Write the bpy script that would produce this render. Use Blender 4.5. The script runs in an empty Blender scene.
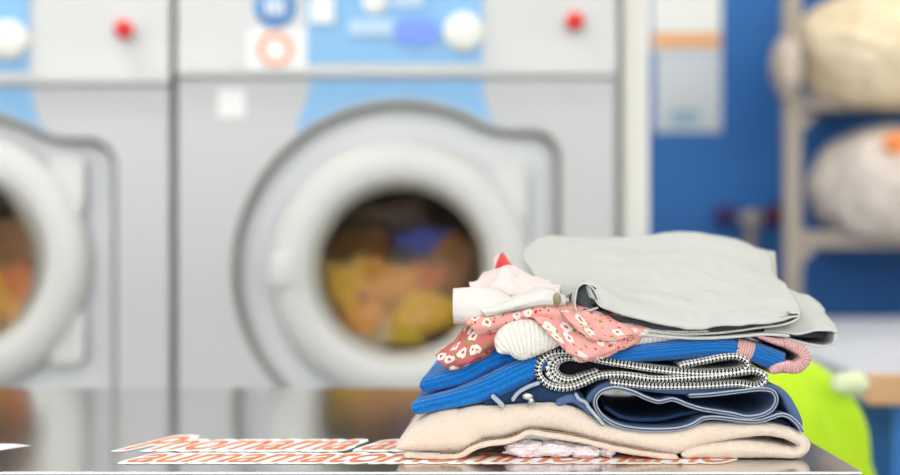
import bpy, bmesh, math, random
from mathutils import Vector, noise
C = bpy.context.scene
COL = C.collection
random.seed(7)

# ------------------------------------------------------------------ camera, world, light, exposure
F = 1564.0            # focal length in pixels of the 900 px wide frame
HY = 232.0            # row of the horizon
TZ = 0.75             # table top height
CZ = TZ + 0.1749      # camera height
cam_d = bpy.data.cameras.new('camera')
cam = bpy.data.objects.new('camera', cam_d); COL.objects.link(cam)
cam.location = (0, 0, CZ); cam.rotation_euler = (math.pi/2, 0, 0)
cam_d.sensor_width = 36; cam_d.sensor_fit = 'HORIZONTAL'
cam_d.lens = 36*F/900
cam_d.shift_y = -(237.5-HY)/900
cam_d.clip_start = 0.02
cam_d.dof.use_dof = True
cam_d.dof.focus_distance = 1.2
cam_d.dof.aperture_fstop = 2.9
C.camera = cam

w = bpy.data.worlds.new('daylight'); C.world = w; w.use_nodes = True
w.node_tree.nodes['Background'].inputs[0].default_value = (0.93, 0.97, 1.0, 1)
w.node_tree.nodes['Background'].inputs[1].default_value = 1.35
LAMP = 9.0            # strength of the added ceiling lamps' diffusers
vs = C.view_settings
vs.view_transform = 'Standard'; vs.look = 'None'; vs.gamma = 1; vs.use_curve_mapping = False
vs.exposure = 1.12

def P(px, py, Y):
    return Vector(((px-450)*Y/F, Y, CZ-(py-HY)*Y/F))

# ------------------------------------------------------------------ materials
def s2l(c):
    return tuple((v/12.92 if v <= .04045 else ((v+.055)/1.055)**2.4) for v in [x/255 for x in c])
def new_mat(name):
    m = bpy.data.materials.new(name); m.use_nodes = True
    nt = m.node_tree; b = nt.nodes['Principled BSDF']
    return m, nt, b
def N(nt, t, **kw):
    n = nt.nodes.new(t)
    for k, v in kw.items():
        if k in n.inputs: n.inputs[k].default_value = v
        else: setattr(n, k, v)
    return n
def L(nt, a, b): nt.links.new(a, b)
def mth(nt, op, a, b=None, c=None):
    n = nt.nodes.new('ShaderNodeMath'); n.operation = op
    for i, v in enumerate((a, b, c)):
        if v is None: continue
        if isinstance(v, (int, float)): n.inputs[i].default_value = v
        else: nt.links.new(v, n.inputs[i])
    return n.outputs[0]
def mixc(nt, fac, a, b):
    n = nt.nodes.new('ShaderNodeMix'); n.data_type = 'RGBA'
    for i, v in ((0, fac), (6, a), (7, b)):
        if isinstance(v, (int, float)): n.inputs[i].default_value = v
        elif isinstance(v, tuple): n.inputs[i].default_value = v + (1,) if len(v) == 3 else v
        else: nt.links.new(v, n.inputs[i])
    return n.outputs[2]
def bump(nt, b, h, strength=.5, dist=.001):
    n = N(nt, 'ShaderNodeBump'); n.inputs['Strength'].default_value = strength
    n.inputs['Distance'].default_value = dist
    L(nt, h, n.inputs['Height']); L(nt, n.outputs[0], b.inputs['Normal'])
def plain(name, rgb, rough=.5, metal=0, var=.04, scale=30, spec=.5, bumpd=0):
    m, nt, b = new_mat(name)
    tc = N(nt, 'ShaderNodeTexCoord'); nz = N(nt, 'ShaderNodeTexNoise', Scale=scale, Detail=4)
    L(nt, tc.outputs['Object'], nz.inputs['Vector'])
    c = s2l(rgb)
    L(nt, mixc(nt, nz.outputs[0], tuple(v*(1-var) for v in c), tuple(min(1, v*(1+var)) for v in c)), b.inputs['Base Color'])
    b.inputs['Roughness'].default_value = rough; b.inputs['Metallic'].default_value = metal
    b.inputs['Specular IOR Level'].default_value = spec
    if bumpd: bump(nt, b, nz.outputs[0], .4, bumpd)
    return m
def glow(name, rgb, s):
    m, nt, b = new_mat(name)
    b.inputs['Base Color'].default_value = s2l(rgb)+(1,)
    b.inputs['Emission Color'].default_value = s2l(rgb)+(1,); b.inputs['Emission Strength'].default_value = s
    return m
def uvs(nt):
    u = N(nt, 'ShaderNodeUVMap'); sp = N(nt, 'ShaderNodeSeparateXYZ'); L(nt, u.outputs[0], sp.inputs[0])
    return u.outputs[0], sp.outputs[0], sp.outputs[1]
def fabric(name, rgb, p=.0012, var=.10, rough=.9, sheen=.2, bd=.0004, big=18, fuzz=0):
    """plain woven cloth: thread grid in the bump, a little mottling in the colour"""
    m, nt, b = new_mat(name)
    uv, u, v = uvs(nt)
    su = mth(nt, 'SINE', mth(nt, 'MULTIPLY', u, 2*math.pi/p)); sv = mth(nt, 'SINE', mth(nt, 'MULTIPLY', v, 2*math.pi/p))
    wv = mth(nt, 'MULTIPLY', su, sv)
    nz = N(nt, 'ShaderNodeTexNoise', Scale=big, Detail=8); L(nt, uv, nz.inputs['Vector'])
    nf = N(nt, 'ShaderNodeTexNoise', Scale=500, Detail=6); L(nt, uv, nf.inputs['Vector'])
    c = s2l(rgb)
    f = mth(nt, 'ADD', mth(nt, 'MULTIPLY', nz.outputs[0], .5), mth(nt, 'MULTIPLY', nf.outputs[0], .5))
    L(nt, mixc(nt, f, tuple(x*(1-2*var) for x in c), tuple(min(1, x*(1+2*var)) for x in c)), b.inputs['Base Color'])
    b.inputs['Roughness'].default_value = rough; b.inputs['Specular IOR Level'].default_value = .2
    b.inputs['Sheen Weight'].default_value = sheen; b.inputs['Sheen Roughness'].default_value = .5
    bump(nt, b, mth(nt, 'ADD', mth(nt, 'MULTIPLY', wv, .25), mth(nt, 'ADD', mth(nt, 'MULTIPLY', nf.outputs[0], 1.5+fuzz), mth(nt, 'MULTIPLY', nz.outputs[0], 2.))), .6, bd)
    return m
def knit(name, rgb, rib=.004, axis='v', depth=.0012, dark=.6):
    """ribbed knit: ridges along one axis, small V stitches along the other"""
    m, nt, b = new_mat(name)
    uv, u, v = uvs(nt)
    a, o = (v, u) if axis == 'v' else (u, v)
    ph = mth(nt, 'MULTIPLY', a, 2*math.pi/rib)
    r = mth(nt, 'MULTIPLY', mth(nt, 'ADD', mth(nt, 'SINE', ph), 1), .5)
    st = mth(nt, 'MULTIPLY', mth(nt, 'ADD', mth(nt, 'SINE', mth(nt, 'ADD', mth(nt, 'MULTIPLY', o, 2*math.pi/(rib*.6)), mth(nt, 'MULTIPLY', mth(nt, 'SINE', ph), 1.6))), 1), .5)
    nz = N(nt, 'ShaderNodeTexNoise', Scale=400, Detail=6); L(nt, uv, nz.inputs['Vector'])
    h = mth(nt, 'ADD', mth(nt, 'ADD', r, mth(nt, 'MULTIPLY', st, .45)), mth(nt, 'MULTIPLY', nz.outputs[0], .6))
    c = s2l(rgb)
    L(nt, mixc(nt, mth(nt, 'MULTIPLY', h, .55), tuple(x*dark for x in c), tuple(min(1, x*1.12) for x in c)), b.inputs['Base Color'])
    b.inputs['Roughness'].default_value = .95; b.inputs['Specular IOR Level'].default_value = .15
    b.inputs['Sheen Weight'].default_value = .25
    bump(nt, b, h, .8, depth)
    return m
def checks(name, p=.0029):
    """small black and off-white dogtooth checks"""
    m, nt, b = new_mat(name)
    uv, u, v = uvs(nt)
    fu = mth(nt, 'FRACT', mth(nt, 'DIVIDE', u, p)); fv = mth(nt, 'FRACT', mth(nt, 'DIVIDE', v, p))
    a = mth(nt, 'LESS_THAN', fu, .5); c = mth(nt, 'LESS_THAN', fv, .5)
    d = mth(nt, 'LESS_THAN', mth(nt, 'FRACT', mth(nt, 'MULTIPLY', mth(nt, 'ADD', fu, fv), 2)), .5)
    tooth = mth(nt, 'MULTIPLY', mth(nt, 'ABSOLUTE', mth(nt, 'SUBTRACT', a, c)), d)
    w_ = mth(nt, 'MAXIMUM', mth(nt, 'MULTIPLY', a, c), tooth)
    L(nt, mixc(nt, w_, s2l((22, 22, 26)), s2l((232, 230, 224))), b.inputs['Base Color'])
    b.inputs['Roughness'].default_value = .9; b.inputs['Specular IOR Level'].default_value = .2
    bump(nt, b, w_, .5, .0005)
    return m
def denim(name, rgb, pale=.5):
    m, nt, b = new_mat(name)
    uv, u, v = uvs(nt)
    tw = mth(nt, 'SINE', mth(nt, 'MULTIPLY', mth(nt, 'ADD', u, v), 2*math.pi/.0014))
    nz = N(nt, 'ShaderNodeTexNoise', Scale=60, Detail=8, Roughness=.7); L(nt, uv, nz.inputs['Vector'])
    nf = N(nt, 'ShaderNodeTexNoise', Scale=900, Detail=4); L(nt, uv, nf.inputs['Vector'])
    c = s2l(rgb)
    f = mth(nt, 'ADD', mth(nt, 'MULTIPLY', nz.outputs[0], .6), mth(nt, 'MULTIPLY', nf.outputs[0], .4))
    L(nt, mixc(nt, f, tuple(x*.45 for x in c), tuple(min(1, x*1.5+.02*pale) for x in c)), b.inputs['Base Color'])
    b.inputs['Roughness'].default_value = .9; b.inputs['Specular IOR Level'].default_value = .15
    bump(nt, b, mth(nt, 'ADD', tw, nf.outputs[0]), .5, .0003)
    return m
def floral(name, rgb=(222, 158, 150)):
    m, nt, b = new_mat(name)
    uv, u, v = uvs(nt)
    nz = N(nt, 'ShaderNodeTexNoise', Scale=25, Detail=5); L(nt, uv, nz.inputs['Vector'])
    dist = N(nt, 'ShaderNodeTexNoise', Scale=220, Detail=2); L(nt, uv, dist.inputs['Vector'])
    vo = N(nt, 'ShaderNodeTexVoronoi', voronoi_dimensions='2D', Scale=92, Randomness=.9); L(nt, uv, vo.inputs['Vector'])
    vl = N(nt, 'ShaderNodeTexVoronoi', voronoi_dimensions='2D', Scale=100, Randomness=1.); L(nt, uv, vl.inputs['Vector'])
    vr = N(nt, 'ShaderNodeTexVoronoi', voronoi_dimensions='2D', Scale=120, Randomness=1.); L(nt, uv, vr.inputs['Vector'])
    j = mth(nt, 'MULTIPLY', mth(nt, 'SUBTRACT', dist.outputs[0], .5), .6)
    d1 = mth(nt, 'ADD', vo.outputs['Distance'], j)
    c = s2l(rgb)
    col = mixc(nt, nz.outputs[0], tuple(x*.85 for x in c), tuple(min(1, x*1.15) for x in c))
    col = mixc(nt, mth(nt, 'LESS_THAN', mth(nt, 'ADD', vl.outputs['Distance'], j), .13), col, s2l((128, 150, 60)))
    col = mixc(nt, mth(nt, 'LESS_THAN', mth(nt, 'ADD', vr.outputs['Distance'], j), .10), col, s2l((190, 40, 60)))
    sel = N(nt, 'ShaderNodeSeparateColor'); L(nt, vo.outputs['Color'], sel.inputs[0])
    d1 = mth(nt, 'ADD', d1, mth(nt, 'MULTIPLY', mth(nt, 'LESS_THAN', sel.outputs[0], .4), 5.))
    col = mixc(nt, mth(nt, 'LESS_THAN', d1, .36), col, s2l((232, 220, 212)))
    col = mixc(nt, mth(nt, 'LESS_THAN', d1, .10), col, s2l((186, 92, 60)))
    L(nt, col, b.inputs['Base Color'])
    b.inputs['Roughness'].default_value = .85; b.inputs['Specular IOR Level'].default_value = .2
    nf = N(nt, 'ShaderNodeTexNoise', Scale=600, Detail=4); L(nt, uv, nf.inputs['Vector'])
    bump(nt, b, nf.outputs[0], .4, .0004)
    return m
def brushed(name, rgb, rough=.18):
    m, nt, b = new_mat(name)
    tc = N(nt, 'ShaderNodeTexCoord'); mp = N(nt, 'ShaderNodeMapping'); mp.inputs['Scale'].default_value = (60, 1.5, 1)
    L(nt, tc.outputs['Object'], mp.inputs[0])
    nz = N(nt, 'ShaderNodeTexNoise', Scale=8, Detail=6); L(nt, mp.outputs[0], nz.inputs['Vector'])
    n2 = N(nt, 'ShaderNodeTexNoise', Scale=9, Detail=5); L(nt, tc.outputs['Object'], n2.inputs['Vector'])
    c = s2l(rgb)
    L(nt, mixc(nt, nz.outputs[0], tuple(x*.9 for x in c), tuple(min(1, x*1.08) for x in c)), b.inputs['Base Color'])
    L(nt, mth(nt, 'ADD', mth(nt, 'MULTIPLY', n2.outputs[0], .06), rough-.03), b.inputs['Roughness'])
    b.inputs['Metallic'].default_value = 1
    return m
def glass(name):
    m = bpy.data.materials.new(name); m.use_nodes = True; nt = m.node_tree; nt.nodes.clear()
    o = N(nt, 'ShaderNodeOutputMaterial'); t = N(nt, 'ShaderNodeBsdfTransparent'); g = N(nt, 'ShaderNodeBsdfGlossy')
    t.inputs[0].default_value = (.97, .96, .94, 1); g.inputs['Roughness'].default_value = .03
    fr = N(nt, 'ShaderNodeFresnel'); fr.inputs[0].default_value = 1.35
    mx = N(nt, 'ShaderNodeMixShader'); L(nt, fr.outputs[0], mx.inputs[0]); L(nt, t.outputs[0], mx.inputs[1]); L(nt, g.outputs[0], mx.inputs[2])
    L(nt, mx.outputs[0], o.inputs[0])
    return m
def tiles(name, a, g, sc=3.0):
    m, nt, b = new_mat(name)
    tc = N(nt, 'ShaderNodeTexCoord'); br = N(nt, 'ShaderNodeTexBrick', Scale=sc)
    br.offset = 0; br.inputs['Color1'].default_value = s2l(a)+(1,); br.inputs['Color2'].default_value = s2l(tuple(x*.95 for x in a))+(1,)
    br.inputs['Mortar'].default_value = s2l(g)+(1,); br.inputs['Mortar Size'].default_value = .01
    br.inputs['Brick Width'].default_value = 1; br.inputs['Row Height'].default_value = 1
    L(nt, tc.outputs['Object'], br.inputs['Vector']); L(nt, br.outputs[0], b.inputs['Base Color'])
    b.inputs['Roughness'].default_value = .35
    return m
def drum_metal(name):
    m, nt, b = new_mat(name)
    tc = N(nt, 'ShaderNodeTexCoord'); vo = N(nt, 'ShaderNodeTexVoronoi', Scale=55, Randomness=.0)
    L(nt, tc.outputs['Object'], vo.inputs['Vector'])
    L(nt, mixc(nt, mth(nt, 'LESS_THAN', vo.outputs['Distance'], .22), s2l((176, 166, 154)), s2l((25, 22, 20))), b.inputs['Base Color'])
    b.inputs['Metallic'].default_value = .8; b.inputs['Roughness'].default_value = .35
    return m
def sackcloth(name, rgb, rgb2):
    m, nt, b = new_mat(name)
    tc = N(nt, 'ShaderNodeTexCoord'); nz = N(nt, 'ShaderNodeTexNoise', Scale=7, Detail=6); L(nt, tc.outputs['Object'], nz.inputs['Vector'])
    wv = N(nt, 'ShaderNodeTexNoise', Scale=160, Detail=3); L(nt, tc.outputs['Object'], wv.inputs['Vector'])
    L(nt, mixc(nt, nz.outputs[0], s2l(rgb), s2l(rgb2)), b.inputs['Base Color'])
    b.inputs['Roughness'].default_value = .85
    bump(nt, b, wv.outputs[0], .5, .004)
    return m

M = dict(
    body=plain('enamel_grey', (200, 200, 201), .45, var=.015, scale=4, spec=.4),
    fascia=plain('enamel_white', (211, 211, 210), .38, var=.015, scale=4),
    strip=plain('strip_white', (214, 210, 210), .45, var=.01),
    recess=plain('recess_grey', (222, 222, 225), .5, var=.02),
    rim_shade_cord=plain('rim_shade_cord_grey', (140, 140, 134), .6),  # painted shade of the recess rim, also the sack cord
    filler=plain('filler_grey', (172, 176, 172), .6),
    ring=plain('door_white', (214, 213, 210), .35, var=.015),
    bezel=plain('bezel_warm_grey', (190, 184, 172), .4),
    blue_label=plain('label_blue', (132, 184, 228), .4, var=.02),
    white_print=plain('white_print', (240, 240, 238), .5, var=.01),
    white_film=plain('white_film', (254, 254, 252), .6, var=.0),
    pale_print=plain('pale_blue_print', (190, 214, 236), .5, var=.01),
    violet=plain('violet_print', (120, 150, 240), .45, var=.02),
    sticker_blue=plain('sticker_blue', (100, 154, 216), .45),
    orange=plain('orange_print', (240, 136, 70), .5, var=.05),
    orange2=plain('sticker_orange', (246, 160, 112), .5),
    orange_soft=plain('orange_band', (252, 176, 96), .6),
    red=plain('red_plastic', (226, 42, 34), .3),
    redcloth=fabric('red_cloth', (214, 40, 42)),
    knob=plain('knob_white', (240, 238, 232), .35, var=.01),
    glass=glass('porthole_glass'),
    drum=drum_metal('perforated_drum'),
    steel=brushed('brushed_steel', (212, 210, 208), .13),
    steel_edge=brushed('polished_edge', (235, 233, 230), .3),
    dark=plain('dark_apron', (70, 72, 76), .6),
    blue_wall=plain('blue_paint', (36, 113, 190), .55, var=.05, scale=2.5),
    white_wall=plain('white_paint', (248, 244, 235), .6, var=.02, scale=3),
    ceil=plain('ceiling_white', (235, 235, 232), .8, var=.02),
    floor=tiles('floor_tiles', (92, 94, 98), (60, 60, 62)),
    rack=plain('rack_paint', (160, 148, 135), .45, metal=.2),
    laminate=plain('white_laminate', (216, 219, 226), .4, var=.02),
    wood=plain('wood_edge', (206, 160, 118), .5, var=.12, scale=18),
    paper=plain('paper', (254, 253, 246), .7, var=.01),
    paper_grey=plain('paper_grey', (226, 230, 232), .7, var=.03, scale=14),
    paper_blue=plain('paper_blue_print', (160, 198, 208), .7),
    pale_lime=plain('pale_lime', (226, 234, 190), .7),
    lime=sackcloth('lime_fabric', (150, 212, 8), (214, 236, 40)),
    sack_a=sackcloth('cream_sack', (220, 196, 142), (248, 232, 210)),
    sack_b=sackcloth('pale_sack', (206, 192, 176), (228, 216, 206)),
    beige_trim=plain('beige_plastic', (200, 184, 168), .5),
    maroon=plain('maroon_plastic', (110, 36, 60), .45),
    purple=plain('purple_plastic', (84, 52, 120), .45),
    # garments
    grey=fabric('grey_linen', (195, 196, 189), p=.0012, var=.05, bd=.0007, big=30),
    grey_in=fabric('lining_gap_shade', (66, 72, 72), p=.0012, var=.06),  # inner face colour, also painted shade in the gaps between layers
    black_shade=fabric('black_curl_shade', (24, 24, 28), p=.0012, var=.06),
    towel=fabric('beige_fleece', (216, 199, 182), p=.003, var=.04, sheen=.5, bd=.0006, fuzz=2),
    hem=fabric('pale_hem', (216, 197, 181), p=.002, var=.06, sheen=.4, bd=.0008, fuzz=1),
    thread=fabric('brown_thread', (146, 116, 92), p=.0012, var=.2),
    fluff=fabric('lilac_fluff', (242, 228, 230), p=.004, var=.06, sheen=.6, bd=.001, fuzz=3),
    blue_knit=knit('blue_rib_knit', (8, 117, 200), rib=.0042, axis='v', dark=.5),
    blue_fine=knit('blue_fine_knit', (8, 114, 200), rib=.0026, axis='v', dark=.5),
    pink_knit=knit('pink_knit', (242, 186, 182), rib=.002, axis='u', dark=.6),
    white_knit=knit('cream_rib_knit', (230, 225, 214), rib=.0036, axis='u', dark=.84, depth=.0008),
    checks=checks('dogtooth_checks'),
    denim=denim('denim', (84, 108, 146)),
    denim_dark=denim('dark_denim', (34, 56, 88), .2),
    denim_hem=denim('pale_denim_hem', (170, 178, 190), 1.),
    denim_line=denim('hem_stitch_line', (62, 76, 102), .5),
    metal=plain('silver_metal', (190, 190, 188), .25, metal=1),
    floral=floral('floral_print'),
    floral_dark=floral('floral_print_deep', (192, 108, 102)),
    white_cloth=fabric('white_cotton', (214, 210, 204), var=.03, bd=.0004),
    blush=fabric('blush_cotton', (226, 210, 206), var=.05, bd=.0005),
    tan_in=fabric('tan_lining', (150, 136, 106), var=.08),
)
LAUNDRY = dict(
    mustard=fabric('mustard_cloth', (244, 182, 58), p=.01, var=.15, bd=.004),
    orange=fabric('orange_cloth', (246, 166, 80), p=.01, var=.15, bd=.004),
    rust=fabric('rust_cloth', (222, 130, 60), p=.01, var=.15, bd=.004),
    brown=fabric('brown_cloth', (160, 112, 66), p=.01, var=.15, bd=.004),
    cream=fabric('cream_cloth', (220, 200, 160), p=.01, var=.12, bd=.004),
    yellow=fabric('yellow_cloth', (214, 180, 50), p=.01, var=.12, bd=.004),
    navy=fabric('blue_cloth', (92, 100, 190), p=.01, var=.12, bd=.004),
    grey=fabric('taupe_cloth', (176, 150, 136), p=.01, var=.12, bd=.004),
)
FL = glow('lamp_diffuser', (255, 252, 246), LAMP)

# ------------------------------------------------------------------ helpers
def link(name, verts, faces, mat, parent=None, smooth=True, uv=None, mats=None, fmat=None):
    me = bpy.data.meshes.new(name)
    me.from_pydata([tuple(v) for v in verts], [], faces)
    if uv is not None:
        lay = me.uv_layers.new(name='UVMap')
        for lp in me.loops: lay.data[lp.index].uv = uv[lp.vertex_index]
    for m_ in (mats or [mat]): me.materials.append(m_)
    if fmat: 
        for p_, k in zip(me.polygons, fmat): p_.material_index = k
    bm = bmesh.new(); bm.from_mesh(me); bmesh.ops.recalc_face_normals(bm, faces=bm.faces); bm.to_mesh(me); bm.free()
    me.polygons.foreach_set('use_smooth', [smooth]*len(me.polygons))
    o = bpy.data.objects.new(name, me); COL.objects.link(o)
    if parent is not None: o.parent = parent; o.matrix_parent_inverse = inv(parent)
    return o
def inv(parent):
    from mathutils import Matrix
    m = Matrix.Identity(4); p = parent
    chain = []
    while p is not None:
        chain.append(p); p = p.parent
    for p in reversed(chain):
        m = m @ p.matrix_parent_inverse @ Matrix.LocRotScale(p.location, p.rotation_euler, p.scale)
    return m.inverted()
def from_bm(name, bm, mat, parent=None, smooth=False):
    me = bpy.data.meshes.new(name); bmesh.ops.recalc_face_normals(bm, faces=bm.faces); bm.to_mesh(me); bm.free()
    me.materials.append(mat); me.polygons.foreach_set('use_smooth', [smooth]*len(me.polygons))
    o = bpy.data.objects.new(name, me); COL.objects.link(o)
    if parent is not None: o.parent = parent; o.matrix_parent_inverse = inv(parent)
    return o
def add_box(bm, lo, hi, bev=0, seg=2):
    r = bmesh.ops.create_cube(bm, size=1)['verts']
    for v in r:
        v.co = Vector([(lo[i]+hi[i])/2 + v.co[i]*(hi[i]-lo[i]) for i in range(3)])
    if bev:
        es = list({e for v in r for e in v.link_edges})
        bmesh.ops.bevel(bm, geom=es, offset=bev, segments=seg, affect='EDGES', profile=.5)
def box(name, lo, hi, mat, parent=None, bev=0, seg=2, smooth=False):
    bm = bmesh.new(); add_box(bm, lo, hi, bev, seg)
    return from_bm(name, bm, mat, parent, smooth)
def thing(name, label, cat, loc=(0, 0, 0), group=None):
    o = bpy.data.objects.new(name, None); COL.objects.link(o); o.location = loc
    o.empty_display_size = .05
    return tag(o, label, cat, group)
def tag(o, label, cat, group=None):
    o['label'] = label; o['category'] = cat
    if group: o['group'] = group
    return o
def struct(o): o['kind'] = 'structure'; return o
def lathe(name, prof, center, mat, parent=None, n=64, axis='Y', sx=1, sz=1):
    """prof: (radius, outward) pairs; axis Y points at the camera (outward = -Y)"""
    vs_, fs = [], []
    for r, o in prof:
        for k in range(n):
            a = 2*math.pi*k/n
            if axis == 'Y': vs_.append((center[0]+r*sx*math.cos(a), center[1]-o, center[2]+r*sz*math.sin(a)))
            else: vs_.append((center[0]+r*math.cos(a), center[1]+r*math.sin(a), center[2]+o))
    for i in range(len(prof)-1):
        for k in range(n):
            fs.append((i*n+k, i*n+(k+1) % n, (i+1)*n+(k+1) % n, (i+1)*n+k))
    if prof[0][0] < 1e-4+1e-3 and prof[0][0] > 0: fs.append(tuple(range(n)))
    if prof[-1][0] < 1e-4+1e-3 and prof[-1][0] > 0: fs.append(tuple((len(prof)-1)*n+k for k in range(n)))
    return link(name, vs_, fs, mat, parent)
def plate(name, loops, y_front, y_back, mat, parent=None, bev=0):
    """flat plate in XZ with optional holes: loops of (X, Z) points; first is the outline"""
    cu = bpy.data.curves.new(name, 'CURVE'); cu.dimensions = '2D'; cu.fill_mode = 'BOTH'
    cu.extrude = abs(y_back-y_front)/2 - bev; cu.bevel_depth = bev; cu.bevel_resolution = 2
    if bev: cu.offset = -bev
    for lp in loops:
        sp = cu.splines.new('POLY'); sp.points.add(len(lp)-1); sp.use_cyclic_u = True
        for q, (x, z) in zip(sp.points, lp): q.co = (x, z, 0, 1)
    t = bpy.data.objects.new('tmp', cu); COL.objects.link(t)
    dg = bpy.context.evaluated_depsgraph_get()
    me = bpy.data.meshes.new_from_object(t.evaluated_get(dg)); bpy.data.objects.remove(t); bpy.data.curves.remove(cu)
    me.name = name
    for v in me.vertices: v.co = (v.co.x, (y_front+y_back)/2 - v.co.z, v.co.y)
    me.materials.clear(); me.materials.append(mat)
    bm = bmesh.new(); bm.from_mesh(me); bmesh.ops.recalc_face_normals(bm, faces=bm.faces); bm.to_mesh(me); bm.free()
    o = bpy.data.objects.new(name, me); COL.objects.link(o)
    if parent is not None: o.parent = parent; o.matrix_parent_inverse = inv(parent)
    return o
def tube(name, pts, r, mat, parent=None, cyclic=False, n=8):
    pts = [Vector(p) for p in pts]; vs_, fs = [], []
    m = len(pts)
    for i, p in enumerate(pts):
        a = pts[i-1] if (i or cyclic) else p; b = pts[(i+1) % m] if (i < m-1 or cyclic) else p
        t = (b-a).normalized(); ref = Vector((0, 0, 1)) if abs(t.z) < .95 else Vector((0, 1, 0))
        if abs(t.y) < .3: ref = Vector((0, 1, 0))
        u = t.cross(ref).normalized(); v = t.cross(u)
        for k in range(n):
            an = 2*math.pi*k/n; vs_.append(p + (u*math.cos(an)+v*math.sin(an))*r)
    for i in range(m if cyclic else m-1):
        for k in range(n):
            j = (i+1) % m
            fs.append((i*n+k, i*n+(k+1) % n, j*n+(k+1) % n, j*n+k))
    if not cyclic:
        fs.append(tuple(range(n))); fs.append(tuple((m-1)*n+k for k in range(n)))
    return link(name, vs_, fs, mat, parent, uv=[(p[0]+p[2], p[1]) for p in vs_])
def catmull(pts, n, D=2):
    """n points along a Catmull-Rom curve through pts (tuples of any length)"""
    d = len(pts[0]); q = [tuple(2*a-b for a, b in zip(pts[0], pts[1]))] + list(pts) + [tuple(2*a-b for a, b in zip(pts[-1], pts[-2]))]
    seg = [math.dist(pts[i][:D], pts[i+1][:D])**.5+1e-6 for i in range(len(pts)-1)]
    dense = []
    for i in range(len(pts)-1):
        p0, p1, p2, p3 = q[i:i+4]
        # centripetal-like tangents
        t0 = math.dist(p0[:D], p1[:D])**.5+1e-6; t1 = seg[i]; t2 = math.dist(p2[:D], p3[:D])**.5+1e-6
        m1 = [((b-a)/t0-(c-a)/(t0+t1)+(c-b)/t1)*t1 for a, b, c in zip(p0, p1, p2)]
        m2 = [((b-a)/t1-(c-a)/(t1+t2)+(c-b)/t2)*t1 for a, b, c in zip(p1, p2, p3)]
        for s in range(24):
            t = s/24; h = (2*t**3-3*t*t+1, t**3-2*t*t+t, -2*t**3+3*t*t, t**3-t*t)
            dense.append(tuple(h[0]*p1[k]+h[1]*m1[k]+h[2]*p2[k]+h[3]*m2[k] for k in range(d)))
    dense.append(tuple(pts[-1]))
    acc = [0]
    for a, b in zip(dense, dense[1:]): acc.append(acc[-1]+math.dist(a[:D], b[:D]))
    out = []; j = 0
    for i in range(n):
        s = acc[-1]*i/(n-1)
        while j < len(acc)-2 and acc[j+1] < s: j += 1
        f = (s-acc[j])/max(1e-9, acc[j+1]-acc[j])
        out.append(tuple(a+(b-a)*f for a, b in zip(dense[j], dense[j+1])))
    return out
YS = 1.2                      # the plane of the stack's front
K = YS/F                      # metres per pixel there
def ribbon(name, path, mat, parent=None, dy=0., depth=.2, n=140, m=16, t=None, rnd=None, wob=.002, seed=0,
           rise=0., drift=0., shrink=0., front=None, rough=0., rim=None, rib=None, both=None, close_ends=True, lift=0.):
    """a thick folded cloth seen end-on: the path (x, y[, thickness]) of the fold in the front plane,
       carried back over its depth; rnd is the roundness of the front edge"""
    path = [(p[0], p[1], p[2] if len(p) > 2 else t) for p in path]
    pts = catmull(path, n)
    base = P(0, 0, YS)
    cen = [Vector((base.x+p[0]*K, base.z-p[1]*K)) for p in pts]
    th = [max(.5, p[2])*K for p in pts]
    # end rounding of the thickness
    L_ = [0]
    for a, b in zip(cen, cen[1:]): L_.append(L_[-1]+(b-a).length)
    for i in range(n):
        e = min(L_[i], L_[-1]-L_[i]); h = th[i]/2
        if close_ends and e < h: th[i] *= max(.25, math.sqrt(max(0, 1-(1-e/h)**2)))
    nor = []
    for i in range(n):
        tg = (cen[min(i+1, n-1)]-cen[max(i-1, 0)]).normalized(); nor.append(Vector((-tg.y, tg.x)))
    mx = max(th)
    r = (rnd if rnd is not None else mx/2/K)*K
    # depth slices: rounded front, body, rounded back
    sl = [(0, .12)] + [(r*(1-math.cos(a)), math.sin(a)) for a in (.45, .8, 1.15, math.pi/2)]
    body = m
    for j in range(1, body+1): sl.append((r+(depth-2*r)*j/body, 1.))
    sl += [(depth-r*(1-math.sin(a)), math.cos(a)) for a in (.5, 1.0, 1.35)]
    V, UV = [], []
    for (d, sc) in sl:
        f = d/depth
        for side in (1, -1):
            rng = range(n) if side == 1 else range(n-1, -1, -1)
            for i in rng:
                amp = wob*(.25+f*1.2)
                q = noise.noise_vector((cen[i].x*14+seed*7.3, cen[i].y*14, d*13+seed*3.1))
                rr = noise.noise((cen[i].x*160+seed, cen[i].y*160+side*5, d*160))*rough
                hh = th[i]/2*sc*(1-shrink*f)
                if rib: hh *= 1+rib[1]*math.sin(L_[i]*2*math.pi/rib[0])
                c = cen[i] + Vector((q.x, q.z))*amp + Vector((drift*f, rise*f))
                p = c + nor[i]*side*(hh+rr)
                fy = (front(pts[i][0]) if front else 0)
                V.append((p.x, YS+dy+d+fy*(1-f)+q.y*amp*(.5+f*2), max(p.y, TZ+.0008+lift)))
                UV.append((L_[i], d + side*hh))
    ring = 2*n; F_ = []
    for j in range(len(sl)-1):
        for i in range(ring):
            k = (i+1) % ring
            F_.append((j*ring+i, j*ring+k, (j+1)*ring+k, (j+1)*ring+i))
    for i in range(n-1):
        F_.append((i, i+1, ring-2-i, ring-1-i)); b = (len(sl)-1)*ring
        F_.append((b+i, b+i+1, b+ring-2-i, b+ring-1-i))
    fm = None; mats = None
    if rim:
        mats = [mat, rim]; nq = len(sl)-1
        fm = [1 if (k//ring) < 3 else 0 for k in range(nq*ring)] + [1, 0]*(n-1)
    if both:
        mats = [mat, both]; nq = len(sl)-1      # the inner face of a turned edge
        fm = [1 if (j_ >= 3 and i_ < n) else 0 for j_ in range(nq) for i_ in range(ring)] + [0, 0]*(n-1)
    return link(name, V, F_, mat, parent, uv=UV, mats=mats, fmat=fm)
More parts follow.
